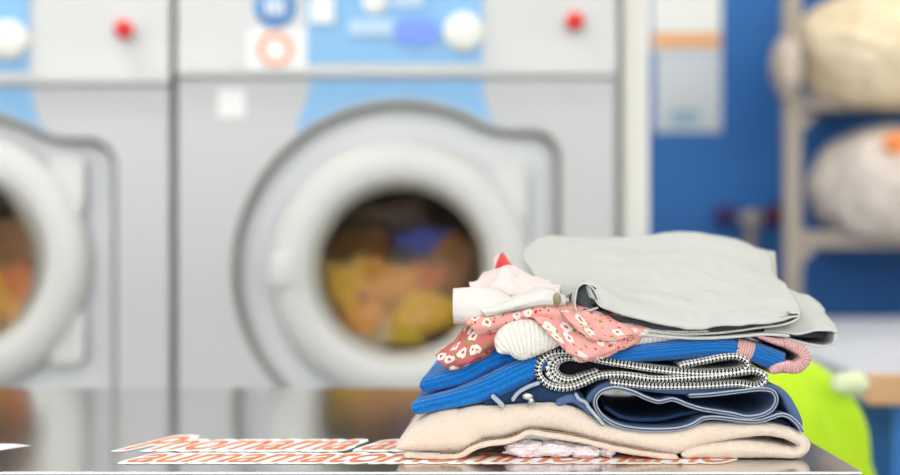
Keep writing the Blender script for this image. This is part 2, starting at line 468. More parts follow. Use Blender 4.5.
def sheet(name, rows, mat, parent=None, nu=70, nv=50, th=1.2, wr=.0015, wf=22, seed=0, both=None, fine=0.):
    """a thin cloth surface through rows of (x, y, dY) points; thickness th px"""
    R = [catmull([(x, y, d*1300) for x, y, d in r], nu, 3) for r in rows]
    cols = []
    for i in range(nu):
        cp = [r[i] for r in R]
        cols.append(catmull(cp, nv, 3))
    G = [[None]*nv for _ in range(nu)]
    for i in range(nu):
        for j in range(nv):
            x, y, d = cols[i][j]
            G[i][j] = P(x, y, YS+d/1300)
    def nrm(i, j):
        a = G[min(i+1, nu-1)][j]-G[max(i-1, 0)][j]; b = G[i][min(j+1, nv-1)]-G[i][max(j-1, 0)]
        n_ = a.cross(b).normalized()
        return n_ if n_.z-n_.y >= 0 or abs(n_.z-n_.y) < .15 else -n_
    top, bot, uv = [], [], []
    du = sum((G[i+1][nv//2]-G[i][nv//2]).length for i in range(nu-1))/(nu-1); dv = sum((G[nu//2][j+1]-G[nu//2][j]).length for j in range(nv-1))/(nv-1)
    for i in range(nu):
        for j in range(nv):
            p = G[i][j]; nn = nrm(i, j)
            e = noise.fractal(Vector((p.x*wf+seed*9.1, p.y*wf*.8, p.z*wf)), 1.0, 2.0, 3)*wr
            if fine: e += noise.noise((p.x*90+seed, p.y*90, p.z*90))*fine
            top.append(p+nn*(e+th*K/2)); bot.append(p+nn*(e-th*K/2)); uv.append((i*du+seed*.37, j*dv))
    V = top+bot; o = nu*nv; F_ = []; fm = []
    for i in range(nu-1):
        for j in range(nv-1):
            a = i*nv+j
            F_.append((a, a+nv, a+nv+1, a+1)); fm.append(0)
            F_.append((o+a, o+a+1, o+a+nv+1, o+a+nv)); fm.append(1)
    bd = [(i*nv, (i+1)*nv) for i in range(nu-1)] + [((i+1)*nv+nv-1, i*nv+nv-1) for i in range(nu-1)] + \
         [(j+1, j) for j in range(nv-1)] + [((nu-1)*nv+j, (nu-1)*nv+j+1) for j in range(nv-1)]
    for a, b in bd: F_.append((a, b, o+b, o+a)); fm.append(0)
    ob = link(name, V, F_, mat, parent, uv=uv+uv, mats=[mat, both] if both else None, fmat=fm if both else None)
    return ob
def blob(name, c, r, mat, parent=None, seed=0, amp=.25, fr=1.6, sub=4, flat=None):
    bm = bmesh.new(); bmesh.ops.create_icosphere(bm, subdivisions=sub, radius=1)
    for v in bm.verts:
        d = v.co.normalized()
        e = 1+amp*noise.fractal(d*fr+Vector((seed*5.7, seed*2.3, seed)), 1., 2., 4)
        crease = 1-.12*abs(noise.noise(d*4+Vector((seed, 0, seed*3))))
        v.co = Vector((c[0]+d.x*r[0]*e*crease, c[1]+d.y*r[1]*e*crease, c[2]+d.z*r[2]*e*crease))
        if flat is not None:
            fz = flat if v.co.y > YR-.014 else flat-.022
            if v.co.z < fz: v.co.z = fz
    o = from_bm(name, bm, mat, parent, True)
    uvl = o.data.uv_layers.new(name='UVMap')
    for lp in o.data.loops:
        q = o.data.vertices[lp.vertex_index].co; uvl.data[lp.index].uv = (q.x+q.y*.3, q.z+q.y*.5)
    return o

# ------------------------------------------------------------------ the room
XL, XR, YB, YF, ZC = -2.4, 2.2, 3.8, -2.2, 2.75
struct(box('floor', (XL, YF, -.05), (XR, YB, 0), M['floor']))
struct(box('ceiling', (XL, YF, ZC), (XR, YB, ZC+.05), M['ceil']))
struct(box('wall_back', (XL, YB, 0), (XR, YB+.08, ZC), M['blue_wall']))
struct(box('wall_left', (XL-.08, YF, 0), (XL, YB, ZC), M['white_wall']))
struct(box('wall_right', (XR, YF, 0), (XR+.08, YB, ZC), M['white_wall']))
a, b = P(622.5, 0, 2.62), P(649, 0, 2.62)
struct(box('trim_1', (a.x, 2.62, 0), (b.x, 2.74, ZC), M['white_wall'], bev=.004))

def added_ceiling_light(x, y, label):  # unseen lamps, added and placed to brighten the room
    t = thing('added_ceiling_light', label, 'ceiling light', (x, y, ZC), 'added fluorescent ceiling lights')
    bm = bmesh.new()
    for lo, hi in (((x-.66, y-.16, ZC-.05), (x-.62, y+.16, ZC)), ((x+.62, y-.16, ZC-.05), (x+.66, y+.16, ZC)),
                   ((x-.62, y-.16, ZC-.05), (x+.62, y-.13, ZC)), ((x-.62, y+.13, ZC-.05), (x+.62, y+.16, ZC))): add_box(bm, lo, hi)
    from_bm('frame', bm, M['fascia'], t)
    box('diffuser', (x-.62, y-.13, ZC-.04), (x+.62, y+.13, ZC-.02), FL, t)
for (x, y), l in zip(((-1.2, 1.9), (1.25, 2.5), (-.9, -.8), (.9, -.8)), (
        'added fluorescent ceiling panel, out of view, over the left washing machine aisle', 'added fluorescent ceiling panel, out of view, lighting the background on the right',
        'added fluorescent ceiling panel, out of view, behind the viewer on the left', 'added fluorescent ceiling panel, out of view, behind the viewer on the right')):
    added_ceiling_light(x, y, l)

# ------------------------------------------------------------------ washing machines
YM = 2.45
S = YM/F
def washer(dx, bdy, ddy, label, ldx=0, clothes=()):
    def bp(px, py): p = P(px+dx, py+bdy, YM); return (p.x, p.z)      # a point on the cabinet
    def dp(px, py): p = P(px+dx, py+ddy, YM); return (p.x, p.z)      # a point on the door
    x0, _ = bp(178, 0); x1, _ = bp(613.5, 0)
    zt = bp(0, -75)[1]; zs = bp(0, 78)[1]
    t = thing('washing_machine', label, 'washing machine', ((x0+x1)/2, YM+.35, 0))
    # keyhole outline of the door recess
    def keyhole(r, e):
        pts = []
        for k in range(61):
            an = math.radians(66+ (294-66)*k/60)
            pts.append(bp(401+r*math.cos(an), 271-r*math.sin(an)))
        lo = []
        pr = [(401+r*math.cos(math.radians(66)), 271-r*math.sin(math.radians(66))), (488, 127-e), (508, 131-e), (532, 131-e)]
        cr = [(532+(28+e)*math.sin(math.radians(q)), 131-e+28+e-(28+e)*math.cos(math.radians(q))) for q in range(10, 91, 10)]
        up = catmull(pr, 12)[1:]+cr
        upx = [bp(*q) for q in up]
        dn = [bp(q[0], 542-q[1]) for q in up]
        return pts + dn + list(reversed(upx))
    hole = keyhole(170, 2)
    outer = [(x0, .10), (x1, .10), (x1, zs), (x0, zs)]
    fp = plate('front_panel', [outer, hole], YM, YM+.02, M['body'], t)
    # recess floor with the drum opening
    cx, cz = dp(401, 271)
    circ = [(cx+.150*math.cos(2*math.pi*k/64), cz+.150*math.sin(2*math.pi*k/64)) for k in range(64)]
    rec = [(x0+.02, .12), (x1-.003, .12), (x1-.003, zs-.01), (x0+.02, zs-.01)]
    plate('door_recess', [rec, circ], YM+.038, YM+.045, M['recess'], t)
    tube('recess_rim_shade', [Vector((x, YM+.012, z)) for x, z in keyhole(167.5, 0)], .0072, M['rim_shade_cord'], t, cyclic=True)  # grey line drawn for the shade along the recess rim
    # cabinet shell
    bm = bmesh.new()
    add_box(bm, (x0, YM+.02, .10), (x0+.012, YM+.72, zt)); add_box(bm, (x1-.003, YM+.02, .10), (x1, YM+.72, zt))
    add_box(bm, (x0, YM+.70, .10), (x1, YM+.72, zt)); add_box(bm, (x0, YM+.02, zt-.01), (x1, YM+.72, zt)); add_box(bm, (x0, YM+.02, .10), (x1, YM+.72, .115))
    from_bm('cabinet', bm, M['body'], t)
    box('plinth', (x0+.01, YM+.04, 0), (x1-.01, YM+.70, .10), M['dark'], t)
    g0, _ = bp(613.5, 0); g1, _ = bp(621, 0)
    box('side_filler', (g0, YM+.05, .10), (g1, YM+.12, zt), M['filler'], t)
    # control fascia: upright face that swells to a soft lip along its lower edge
    fx0, fx1 = bp(178.5, 0)[0], bp(615.5, 0)[0]
    prof = [(YM+.03, zt), (YM-.012, zt)] + [(YM-.012-.006*max(0, (py-30)/36.)**2, bp(0, py)[1]) for py in (-70, 20, 30, 40, 48, 55, 60, 64)] + \
           [(YM-.0178, bp(0, 70)[1]), (YM-.0175, bp(0, 75)[1]), (YM-.015, bp(0, 76.5)[1]), (YM-.006, bp(0, 77.2)[1]), (YM+.03, bp(0, 77.2)[1])]
    V = [(fx0, y, z) for y, z in prof]+[(fx1, y, z) for y, z in prof]; q = len(prof)
    fs = [(i, i+1, q+i+1, q+i) for i in range(q-1)]+[(q-1, 0, q, 2*q-1), tuple(range(q)), tuple(q+i for i in range(q))]
    link('control_panel', V, fs, M['fascia'], t, smooth=False)
    yf = YM-.0125
    def pad(name, x, y, X, Y_, mat, h=.003, parent=t, r=0):
        (ax, az), (bx, bz) = bp(x, Y_), bp(X, y)
        yb = yf-.006*max(0, (Y_-30)/36.)**2
        if r:
            rr = r*S; lp = []
            for cx_, cz_, a0 in ((bx-rr, bz-rr, 0), (ax+rr, bz-rr, 90), (ax+rr, az+rr, 180), (bx-rr, az+rr, 270)):
                for k in range(7): lp.append((cx_+rr*math.cos(math.radians(a0+15*k)), cz_+rr*math.sin(math.radians(a0+15*k))))
            return plate(name, [lp], yb-h, yf+.008, mat, parent)
        return box(name, (ax, yb-h, az), (bx, yf+.008, bz), mat, parent)
    lab = pad('label_panel', 308+ldx, -70, 482+ldx, 65, M['blue_label'], h=.001)
    def disc(name, x, y, r, mat, o, parent, inner=0, h=.002):
        c = bp(x, y)
        if inner:
            return lathe(name, [(inner*S, 0), (inner*S, h), (r*S, h), (r*S, 0)], (c[0], o, c[1]), mat, parent)
        return lathe(name, [(r*S, 0), (r*S, h), (.001, h)], (c[0], o, c[1]), mat, parent)
    yl = yf-.006*(35/36.)**2-.001
    # knob and button on both machines
    c = bp(463+ldx, 34)
    kn = lathe('knob', [(20*S, -.004), (20*S, .012), (19*S, .02), (16*S, .024), (.001, .025)], (c[0], yl+.006, c[1]), M['knob'], t)
    c = bp(573, 24)
    co = lathe('button_collar', [(11*S, -.004), (11*S, .006), (9*S, .008), (.001, .008)], (c[0], yf, c[1]), M['recess'], t)
    lathe('stop_button', [(6*S, .006), (6*S, .018), (9.5*S, .019), (9.5*S, .026), (7*S, .031), (.001, .033)], (c[0], yf, c[1]), M['red'], t)
    pad('program_card', 312, -2, 335, 25, M['white_print'], h=.0125, parent=lab)
    pad('text_block', 350, 22, 394, 37, M['pale_print'], h=.0122, parent=lab)
    pad('display', 396, 22, 437, 46, M['violet'], h=.0122, parent=lab, r=9)
    disc('dial_mark', 376, 4, 13, M['white_print'], yl, lab, h=.002)
    pad('text_block', 393, -4, 424, 9, M['pale_print'], h=.0122, parent=lab)
    # stickers left of the label
    s1 = disc('round_sticker', 276, 8, 21, M['sticker_blue'], yf, t)
    for k in (-7, 0, 7): pad('symbol_stroke', 276+k-2.2, 0, 276+k+2.2, 16, M['white_print'], h=.0025, parent=s1)
    s2 = pad('square_sticker', 249, 32, 308, 71, M['white_print'], h=.0015)
    c = bp(277, 51); ys = yf-.006*max(0, (71-30)/36.)**2-.0015
    lathe('orange_ring', [(12*S, 0), (12*S, .001), (17.5*S, .001), (17.5*S, 0)], (c[0], ys, c[1]), M['orange2'], s2)
    c = bp(277, 69)
    a_, b_ = bp(218, 117), bp(245, 89)
    box('small_label', (a_[0], YM-.0015, a_[1]), (b_[0], YM+.004, b_[1]), M['white_print'], t)
    # blue swath of the label below the strip, cut along the recess outline
    lp = [bp(310+ldx, 79.5)] + [bp(310+ldx-12*(k/5)**1.7, 79.5+42*k/5) for k in range(1, 6)]
    for k in range(0, 25):
        an = math.radians(127-(127-57)*k/24)
        lp.append(bp(401+173*math.cos(an), 271-173*math.sin(an)))
    lp += [bp(482+ldx+12*(k/5)**1.7, 79.5+46*k/5) for k in range(5, -1, -1)]
    plate('label_swath', [lp], YM-.0012, YM+.004, M['blue_label'], t)
    # door
    prof = [(132*S, -.030), (132*S, .004), (130*S, .012), (124*S, .019), (116*S, .0235), (106*S, .025), (97*S, .023), (91*S, .017)]
    ring = lathe('door_ring', prof, (cx, YM+.012, cz), M['ring'], t, n=96)
    lathe('glass_bezel', [(91.3*S, .0175), (88*S, .008), (85*S, -.004), (82.5*S, -.012), (82.5*S, -.03), (90*S, -.03)], (cx, YM+.012, cz), M['bezel'], ring, n=96)
    lathe('porthole_glass', [(83*S, -.016), (78*S, -.022), (66*S, -.036), (45*S, -.046), (22*S, -.051), (.001, -.052)], (cx, YM+.012, cz), M['glass'], ring, n=64)
    def lug(y0, y1):
        lp = [dp(493, y0), dp(522, y0), dp(528, y0+6 if y0 < 271 else y0+1), dp(528, y1-6 if y1 > 271 else y1-1), dp(522, y1), dp(493, y1)]
        plate('hinge_cover', [list(reversed(lp))], YM+.004, YM+.038, M['ring'], t, bev=.003)
    lug(166, 222); lug(320, 374)
    h0 = dp(284, 270)
    bm = bmesh.new(); add_box(bm, (h0[0]-15*S, YM-.016, h0[1]-18*S), (h0[0]+15*S, YM+.03, h0[1]+18*S), .006, 3)
    from_bm('door_handle', bm, M['ring'], t, True)
    # drum
    lathe('drum', [(.150, 0), (.165, -.02), (.235, -.05), (.235, -.50), (.001, -.52)], (cx, YM+.045, cz), M['drum'], t, n=72)
    # the load
    for (kind, px, py, dep, rx, rz, lab_) in clothes:
        x, z = dp(px, py)
        o = blob('laundry_item', (x, YM+.07+dep, z), (rx*S, min(rx, rz)*S*.8, rz*S), LAUNDRY[kind], seed=px*.13+py*.07, amp=.55, fr=1.9)
        tag(o, lab_, 'laundry', 'laundry in the ' + ('right' if dx == 0 else 'left') + ' machine')
    return t
washer(0, 0, 0, 'grey front-loading washing machine behind the clothes stack, its whole porthole in view', clothes=[
    ('brown', 372, 320, .12, 60, 46, 'brown garment low at the back of the right machine drum'),
    ('mustard', 340, 295, .075, 30, 34, 'mustard garment at the left side of the right porthole'),
    ('orange', 385, 290, .078, 38, 26, 'orange garment in the middle of the right porthole'),
    ('rust', 420, 285, .082, 30, 20, 'rust brown garment right of the middle in the right porthole'),
    ('orange', 355, 325, .056, 28, 22, 'orange garment low on the left in the right porthole'),
    ('mustard', 425, 318, .058, 38, 24, 'mustard garment low on the right in the right porthole'),
    ('cream', 375, 340, .046, 30, 13, 'cream garment at the lower rim of the right porthole'),
    ('yellow', 403, 340, .040, 22, 13, 'yellow garment at the bottom of the right porthole'),
    ('brown', 455, 275, .10, 26, 40, 'brown garment at the right edge of the right porthole'),
    ('navy', 430, 243, .11, 34, 14, 'blue garment high on the right in the right porthole'),
    ('grey', 385, 212, .24, 44, 16, 'taupe garment near the top at the back of the right drum'),
    ('brown', 350, 250, .20, 40, 24, 'brown garment at the upper left back of the right drum'),
])
washer(-444.5, 8, -9, 'grey front-loading washing machine at the left edge of the photo, porthole half cut off', ldx=-6, clothes=[
    ('brown', 455, 250, .12, 44, 50, 'brown garment at the right side of the left porthole'),
    ('rust', 452, 300, .062, 26, 26, 'rust red garment on the right of the left porthole'),
    ('orange', 438, 325, .048, 24, 18, 'orange garment at the bottom right of the left porthole'),
    ('mustard', 400, 310, .07, 36, 34, 'mustard garment in the middle of the left porthole'),
    ('orange', 350, 305, .07, 34, 34, 'orange garment at the left side of the left porthole'),
])

# ------------------------------------------------------------------ steel table with lettering
TX0, TX1, TY0, TY1 = -1.0, .3005, 1.1405, 1.752
tb = thing('steel_table', 'brushed stainless steel folding table under the stack of clothes', 'table', (-.35, 1.45, 0))
box('table_top', (TX0, TY0, TZ-.0022), (TX1, TY1, TZ), M['steel'], tb)
bm = bmesh.new(); add_box(bm, (TX0, TY0-.0010, TZ-.0022), (TX1, TY0, TZ), .0005, 2)
from_bm('front_edge', bm, M['steel_edge'], tb, True)
box('apron', (TX0+.001, TY0-.0008, TZ-.06), (TX1-.001, TY1-.004, TZ-.0024), M['dark'], tb)  # dark colour stands for the floor reflected in the steel face
for x in (TX0+.05, TX1-.09):
    for y in (TY0+.05, TY1-.09):
        box('leg', (x, y, 0), (x+.04, y+.04, TZ-.06), M['steel'], tb, bev=.004)
def lettering(name, body, x_px, y_px, h, sx, shear):
    """orange slanted letters on one white outlined film lying on the table, reading from the front"""
    Y = (CZ-TZ)*F/(y_px-HY); X = (x_px-450)*Y/F
    cu = bpy.data.curves.new('t', 'FONT'); cu.body = body; cu.size = 1; cu.offset = .008; cu.space_character = .96; cu.resolution_u = 3
    o = bpy.data.objects.new('t', cu); COL.objects.link(o)
    me = bpy.data.meshes.new_from_object(o.evaluated_get(bpy.context.evaluated_depsgraph_get()))
    bpy.data.objects.remove(o)
    # outline of the film: the letters' upper and lower envelope, grown by a margin
    g = .10; xs = [v.co.x for v in me.vertices]; x0, x1 = min(xs)-g, max(xs)+g
    n_ = 260; up = [None]*n_; lo = [None]*n_
    for e in me.edges:
        a, b = me.vertices[e.vertices[0]].co, me.vertices[e.vertices[1]].co
        for q in range(9):
            p = a+(b-a)*q/8
            for k in range(n_):
                d = x0+(x1-x0)*(k+.5)/n_-p.x
                if abs(d) < g:
                    m_ = math.sqrt(g*g-d*d)
                    up[k] = p.y+m_ if up[k] is None else max(up[k], p.y+m_)
                    lo[k] = p.y-m_ if lo[k] is None else min(lo[k], p.y-m_)
    def put(x, y, z): return (X+x*sx+y*h*shear, Y+y*h, TZ+z)
    V, F_ = [], []
    for k in range(n_):
        x = x0+(x1-x0)*(k+.5)/n_
        if up[k] is None: V += [put(x, .3, .0003)]*2
        else: V += [put(x, lo[k], .0003), put(x, up[k], .0003)]
        if k and up[k] is not None and up[k-1] is not None: F_.append((2*k-2, 2*k, 2*k+1, 2*k-1))
    film = link(name, V, F_, M['white_film'], tb, smooth=False)
    for v in me.vertices: v.co = put(v.co.x, v.co.y, .0006)
    me.name = 'letters'; me.materials.clear(); me.materials.append(M['orange'])
    q = bpy.data.objects.new('letters', me); COL.objects.link(q); q.parent = film; q.matrix_parent_inverse = inv(film)
    return film
lettering('lettering_decal', 'Pnomama amoma', 118, 450.0, .115, .047, .35)
lettering('lettering_decal', 'aumamatomommomamo', 122, 462.5, .092, .047, .35)
Ya, Yb = (CZ-TZ)*F/(452-HY), (CZ-TZ)*F/(444-HY)
lp = [(-.40, Ya+.02), (-.42, Yb), (-.36, Yb), (-.342, (Ya+Yb)/2+.01), (-.36, Ya+.006)]
link('corner_decal', [(x, y, TZ+.0004) for x, y in lp], [tuple(range(5))], M['white_print'], tb, smooth=False)

# ------------------------------------------------------------------ background on the right
# notices on the blue wall
def wall_sheet(name, x0, y0, x1, y1, mat, label, cat, Y=YB, th=.003):
    a, b = P(x0, y1, Y), P(x1, y0, Y)
    o = box(name, (a.x, Y-th, a.z), (b.x, Y, b.z), mat)
    tag(o, label, cat); return o
n1 = wall_sheet('notice', 651, -62, 721, 51, M['paper'], 'white notice with an orange band, upper of the two on the blue wall', 'notice')
a, b = P(652, 47, YB), P(720.5, 34, YB)
box('orange_band', (a.x, YB-.004, a.z), (b.x, YB-.002, b.z), M['orange_soft'], n1)
n2 = wall_sheet('notice', 655, 53, 721, 132, M['paper_grey'], 'pale grey notice sheet, lower of the two on the blue wall', 'notice')
a, b = P(670, 126, YB), P(698, 110, YB)
box('blue_print', (a.x, YB-.004, a.z), (b.x, YB-.002, b.z), M['paper_blue'], n2)
# valve fitting low on the wall
c = P(748, 220, YB)
vt = thing('wall_valve', 'small beige pipe fitting with dark red handles low on the blue wall', 'valve', c)
lathe('valve_body', [(.016, 0), (.022, .01), (.026, .04), (.018, .06), (.001, .06)], (c.x, YB, c.z), M['beige_trim'], vt, n=24)
tube('pipe', [(c.x, YB-.03, c.z-.02), (c.x, YB-.03, c.z-.09), (c.x, YB-.012, c.z-.13)], .012, M['beige_trim'], vt)
for px, mt in ((723, 'purple'), (772, 'maroon')):
    q = P(px, 216, YB)
    tube('stem', [(c.x, YB-.03, c.z+.004), (q.x, YB-.03, q.z)], .006, M['beige_trim'], vt)
    lathe('handle', [(.001, 0), (.018, .002), (.026, .012), (.024, .028), (.001, .034)], (q.x, YB-.02, q.z), M[mt], vt, n=24)
# shelving rack
YR = 3.36
rk = thing('shelving_rack', 'tan painted metal shelving rack by the blue wall holding two laundry sacks', 'shelf', (P(950, 0, YR).x, YR, 0))
xa, xb = P(784, 0, YR).x, P(784, 0, YR).x+.95
for x in (xa, xb):
    box('upright', (x, YR, 0), (x+.039, YR+.03, 1.75), M['rack'], rk, bev=.003)
for py in (104, 237, -110):
    z = P(0, py, YR).z
    bm = bmesh.new()
    add_box(bm, (xa+.039, YR+.002, z-(.012 if py == 104 else .024)), (xb, YR+.028, z+.014), .002)
    from_bm('beam', bm, M['rack'], rk)
    box('shelf', (xa+.14, YR+.02, z+.002), (xb, YB-.01, z+.014), M['rack'], rk)
    for s_, x in ((1, xa+.039), (-1, xb)):          # corner braces under the beam ends
        bm = bmesh.new()
        vs_ = [bm.verts.new(q) for q in ((x, YR+.008, z-.024), (x+s_*.035, YR+.008, z-.024), (x, YR+.008, z-.06), (x, YR+.02, z-.024), (x+s_*.035, YR+.02, z-.024), (x, YR+.02, z-.06))]
        for f in ((0, 1, 2), (3, 5, 4), (0, 3, 4, 1), (1, 4, 5, 2), (2, 5, 3, 0)): bm.faces.new([vs_[k] for k in f])
        from_bm('brace', bm, M['rack'], rk)
def sack(px0, px1, top, base, mat, label, tie=None, Yc=3.36, seed=1, mark=None):
    a, b = P(px0, base, YR), P(px1, top, YR)
    c = Vector(((a.x+b.x)/2, Yc+.03, (a.z+b.z)/2))
    t = thing('laundry_sack', label, 'sack', (c.x, c.y, a.z))
    blob('sack_body', c-Vector((0, 0, .012)), ((b.x-a.x)/2, .18, (b.z-a.z)/2*1.2), mat, t, seed=seed, amp=.10, fr=1.2, sub=5, flat=a.z)
    if tie:
        q = P(tie[0], tie[1], 3.28)
        blob('tied_neck', (q.x, 3.30, q.z), (.034, .05, .062), M['beige_trim'], t, seed=seed+3, amp=.25, sub=4)
        tube('cord', [(q.x+.03+.004*math.sin(k), 3.30+.045*math.cos(k*.63), q.z+.045*math.sin(k*.63)) for k in range(10)], .005, M['rim_shade_cord'], t, cyclic=True)
    if mark:
        q = P(mark[0], mark[1], 3.23)
        blob('orange_tag', (q.x, 3.235, q.z), (.03, .012, .024), M['orange'], t, seed=2, amp=.1, sub=3)
sack(797, 960, -10, 99, M['sack_a'], 'cream laundry sack with a tied neck on the upper shelf of the rack', tie=(788, 66), seed=4)
sack(812, 960, 128, 229.5, M['sack_b'], 'pale laundry sack with an orange tag on the lower shelf of the rack', seed=9, mark=(898, 143))
# white counter with a wooden edge and a blue front
zc = CZ-.181
cx0, cx1, cy0, cy1 = P(866, 0, 1.99).x, XR-.02, 1.99, 3.29
ct = thing('counter', 'white laminate counter with a wooden front edge and blue base, at the right', 'counter', ((cx0+cx1)/2, 2.6, 0))
box('counter_top', (cx0, cy0+.012, zc-.036), (cx1, cy1, zc), M['laminate'], ct)
box('wooden_edge', (cx0, cy0, zc-.040), (cx1, cy0+.012, zc-.0005), M['wood'], ct, bev=.003)
box('counter_base', (cx0+.05, cy0+.06, 0), (cx1-.02, cy1-.03, zc-.036), M['blue_wall'], ct)
# lime bag standing on the floor past the end of the table
c = P(795, 0, 1.92)
lb = thing('laundry_bag', 'bright lime green laundry bag standing behind the right end of the clothes stack', 'bag', (c.x, 1.91, 0))
vs_, fs = [], []; n_ = 72; prof = [(0, .10), (.02, .125), (.2, .132), (.4, .130), (.55, .124), (.64, .117), (.70, .105), (.742, .08), (.766, .05), (.774, .005)]
pr = catmull([(z, r, 0) for z, r in prof], 60)
for i, (z, r, _) in enumerate(pr):
    for k in range(n_):
        an = 2*math.pi*k/n_
        e = 1+.14*noise.noise((math.cos(an)*1.6, math.sin(an)*1.6, z*6+3))+.12*noise.noise((math.cos(an)*4, math.sin(an)*4, z*14))
        vs_.append((c.x-.030+r*e*math.cos(an), 1.91+r*e*.95*math.sin(an), max(.001, z)))
for i in range(len(pr)-1):
    for k in range(n_): fs.append((i*n_+k, i*n_+(k+1) % n_, (i+1)*n_+(k+1) % n_, (i+1)*n_+k))
fs.append(tuple(range(n_))); fs.append(tuple((len(pr)-1)*n_+k for k in range(n_)))
link('bag_body', vs_, fs, M['lime'], lb)
q = P(855, 384, 1.82)
blob('white_flap', (q.x-.004, 1.826, q.z), (.024, .014, .014), M['pale_lime'], lb, seed=5, amp=.2, sub=3)

# ------------------------------------------------------------------ the stack of clothes, bottom to top
# 1 beige fleece
bt = thing('fleece_blanket', 'beige fleece folded at the bottom of the stack, lying on the steel table', 'blanket', P(600, 460, 1.3))
ribbon('fleece', [(396, 448, 8), (408, 443.5, 19), (424, 437, 33), (444, 432.5, 42), (462, 431, 43), (478, 424, 35), (500, 422, 33), (530, 417, 26), (560, 418, 28), (580, 424, 25),
                  (600, 432, 20), (640, 439.5, 20), (675, 442, 27), (700, 436, 23), (740, 432, 16), (770, 431, 13), (793, 436, 13), (806, 446, 13),
                  (798, 454, 12), (770, 452, 15), (740, 451, 18), (700, 453, 14), (682, 456, 9)], M['towel'], bt,
       depth=.24, n=220, m=14, rnd=11, rough=.0004, wob=.0015, seed=1, shrink=.2, drift=.014)
ribbon('hem', [(404, 455), (440, 457), (460, 455.5), (472, 449), (485, 444), (505, 441.5), (517, 438), (529, 432.5), (545, 434.5), (580, 440), (620, 449.5), (650, 454.5), (678, 457.5)],
       M['hem'], bt, t=5.5, dy=-.0035, depth=.22, n=150, m=8, rnd=2.5, rough=.0004, wob=.0008, seed=2)
sp = catmull([(440, 453, 0), (460, 451.5, 0), (472, 445, 0), (485, 440, 0), (505, 437.8, 0), (517, 434, 0), (529, 428.6, 0), (545, 430.8, 0), (580, 436, 0), (620, 445.8, 0), (650, 451, 0), (672, 454.5, 0)], 120)
tube('seam_thread', [P(x, y+.5*math.sin(i*2.1), YS) + Vector((0, .0012+.0006*math.sin(i*2.1), 0)) for i, (x, y, _) in enumerate(sp)], .0009, M['thread'], bt, n=6)
for k, (x, y, rx, rz) in enumerate(((528, 449, 24, 8), (556, 449, 22, 8), (585, 451, 18, 7), (607, 449, 9, 8))):
    q = P(x, y, YS+.012)
    blob('fluffy_lining', q, (rx*K, .012, rz*K), M['fluff'], bt, seed=k+11, amp=.3, fr=2.2, sub=5, flat=TZ+.001)

# 2 jeans
jn = thing('jeans', 'folded blue denim jeans with pale stitched hems, lying on the beige fleece', 'jeans', P(660, 425, 1.3))
legp = [(803, 432), (797, 423), (789, 416.5), (781, 414.5), (771, 417.5), (760, 421), (744, 421), (725, 418.5), (712, 417.5), (702, 419), (693, 424.5), (680, 428.5),
        (655, 430), (632, 428.5), (620, 426), (609, 421), (600, 413.5), (595.5, 405), (596, 398), (601, 392), (610, 388.7), (620, 388.7), (632, 392), (648, 399),
        (659, 402), (672.5, 399.5), (688, 405), (702, 409), (732, 414), (747, 417), (763, 414.5), (773, 408), (776.5, 399), (773, 391.5), (763, 389), (742, 391), (711, 394.5), (688, 396)]
ribbon('trouser_leg', legp, M['denim'], jn, t=4.4, depth=.20, n=300, m=12, rnd=1.6, wob=.002, seed=3, rim=M['denim_hem'], dy=-.001)
hp = catmull([(x, y, 0) for x, y in legp], 260)
tube('hem_line', [P(x, y, YS)+Vector((0, -.0011, 0)) for x, y, _ in hp], .00055, M['denim_line'], jn, n=6)
# inner layer and the second leg behind
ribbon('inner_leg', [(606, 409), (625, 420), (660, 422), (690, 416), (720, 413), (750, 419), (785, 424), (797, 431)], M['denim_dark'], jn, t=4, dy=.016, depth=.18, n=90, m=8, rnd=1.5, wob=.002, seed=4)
ribbon('outer_leg', [(588, 404, 8), (598, 392, 8), (615, 384.5, 7), (650, 389, 8), (690, 392, 7), (740, 387.5, 6), (775, 388, 6), (786, 396, 8), (794, 410, 10), (801, 424, 8), (803, 430, 4)],
       M['denim'], jn, dy=.006, depth=.19, n=120, m=10, rnd=4, wob=.001, seed=5)
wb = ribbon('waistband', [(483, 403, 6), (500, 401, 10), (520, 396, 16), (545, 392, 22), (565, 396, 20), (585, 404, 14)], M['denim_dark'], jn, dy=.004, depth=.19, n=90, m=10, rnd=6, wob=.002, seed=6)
ribbon('waistband_fold', [(575, 393), (579, 399), (585, 402), (589, 408), (596, 416), (604, 425)], M['denim'], jn, t=3.6, dy=-.003, depth=.05, n=50, m=5, rnd=1.2, wob=.0008, seed=8, rim=M['denim_hem'])
ribbon('waistband_fold', [(512, 401), (518, 393), (528, 387), (540, 382.5)], M['denim'], jn, t=4.0, dy=-.001, depth=.05, n=40, m=5, rnd=1.2, wob=.0005, seed=9, rim=M['denim_hem'])
ribbon('belt_loop', [(491.5, 395), (498, 401), (504, 407)], M['denim'], jn, t=5.0, dy=-.002, depth=.03, n=30, m=5, rnd=1.4, wob=.0003, seed=10, rim=M['denim_hem'])
ribbon('lower_waist', [(556, 404, 8), (572, 399, 8), (585, 406, 8), (592, 415, 5)], M['denim'], jn, dy=.001, depth=.1, n=40, m=6, rnd=3, wob=.0005, seed=12)
bq = P(528, 396.5, YS-.004)
bt_ = lathe('button', [(.0046, -.006), (.0046, .001), (.0036, .0026), (.001, .003)], (bq.x, YS+.0, bq.z), M['metal'], jn, n=24, sz=.6)
bq = P(531.5, 401, YS-.004)
lathe('rivet', [(.0026, -.004), (.0026, .001), (.001, .0026)], (bq.x, YS-.001, bq.z), M['metal'], jn, n=16, sz=1.3)

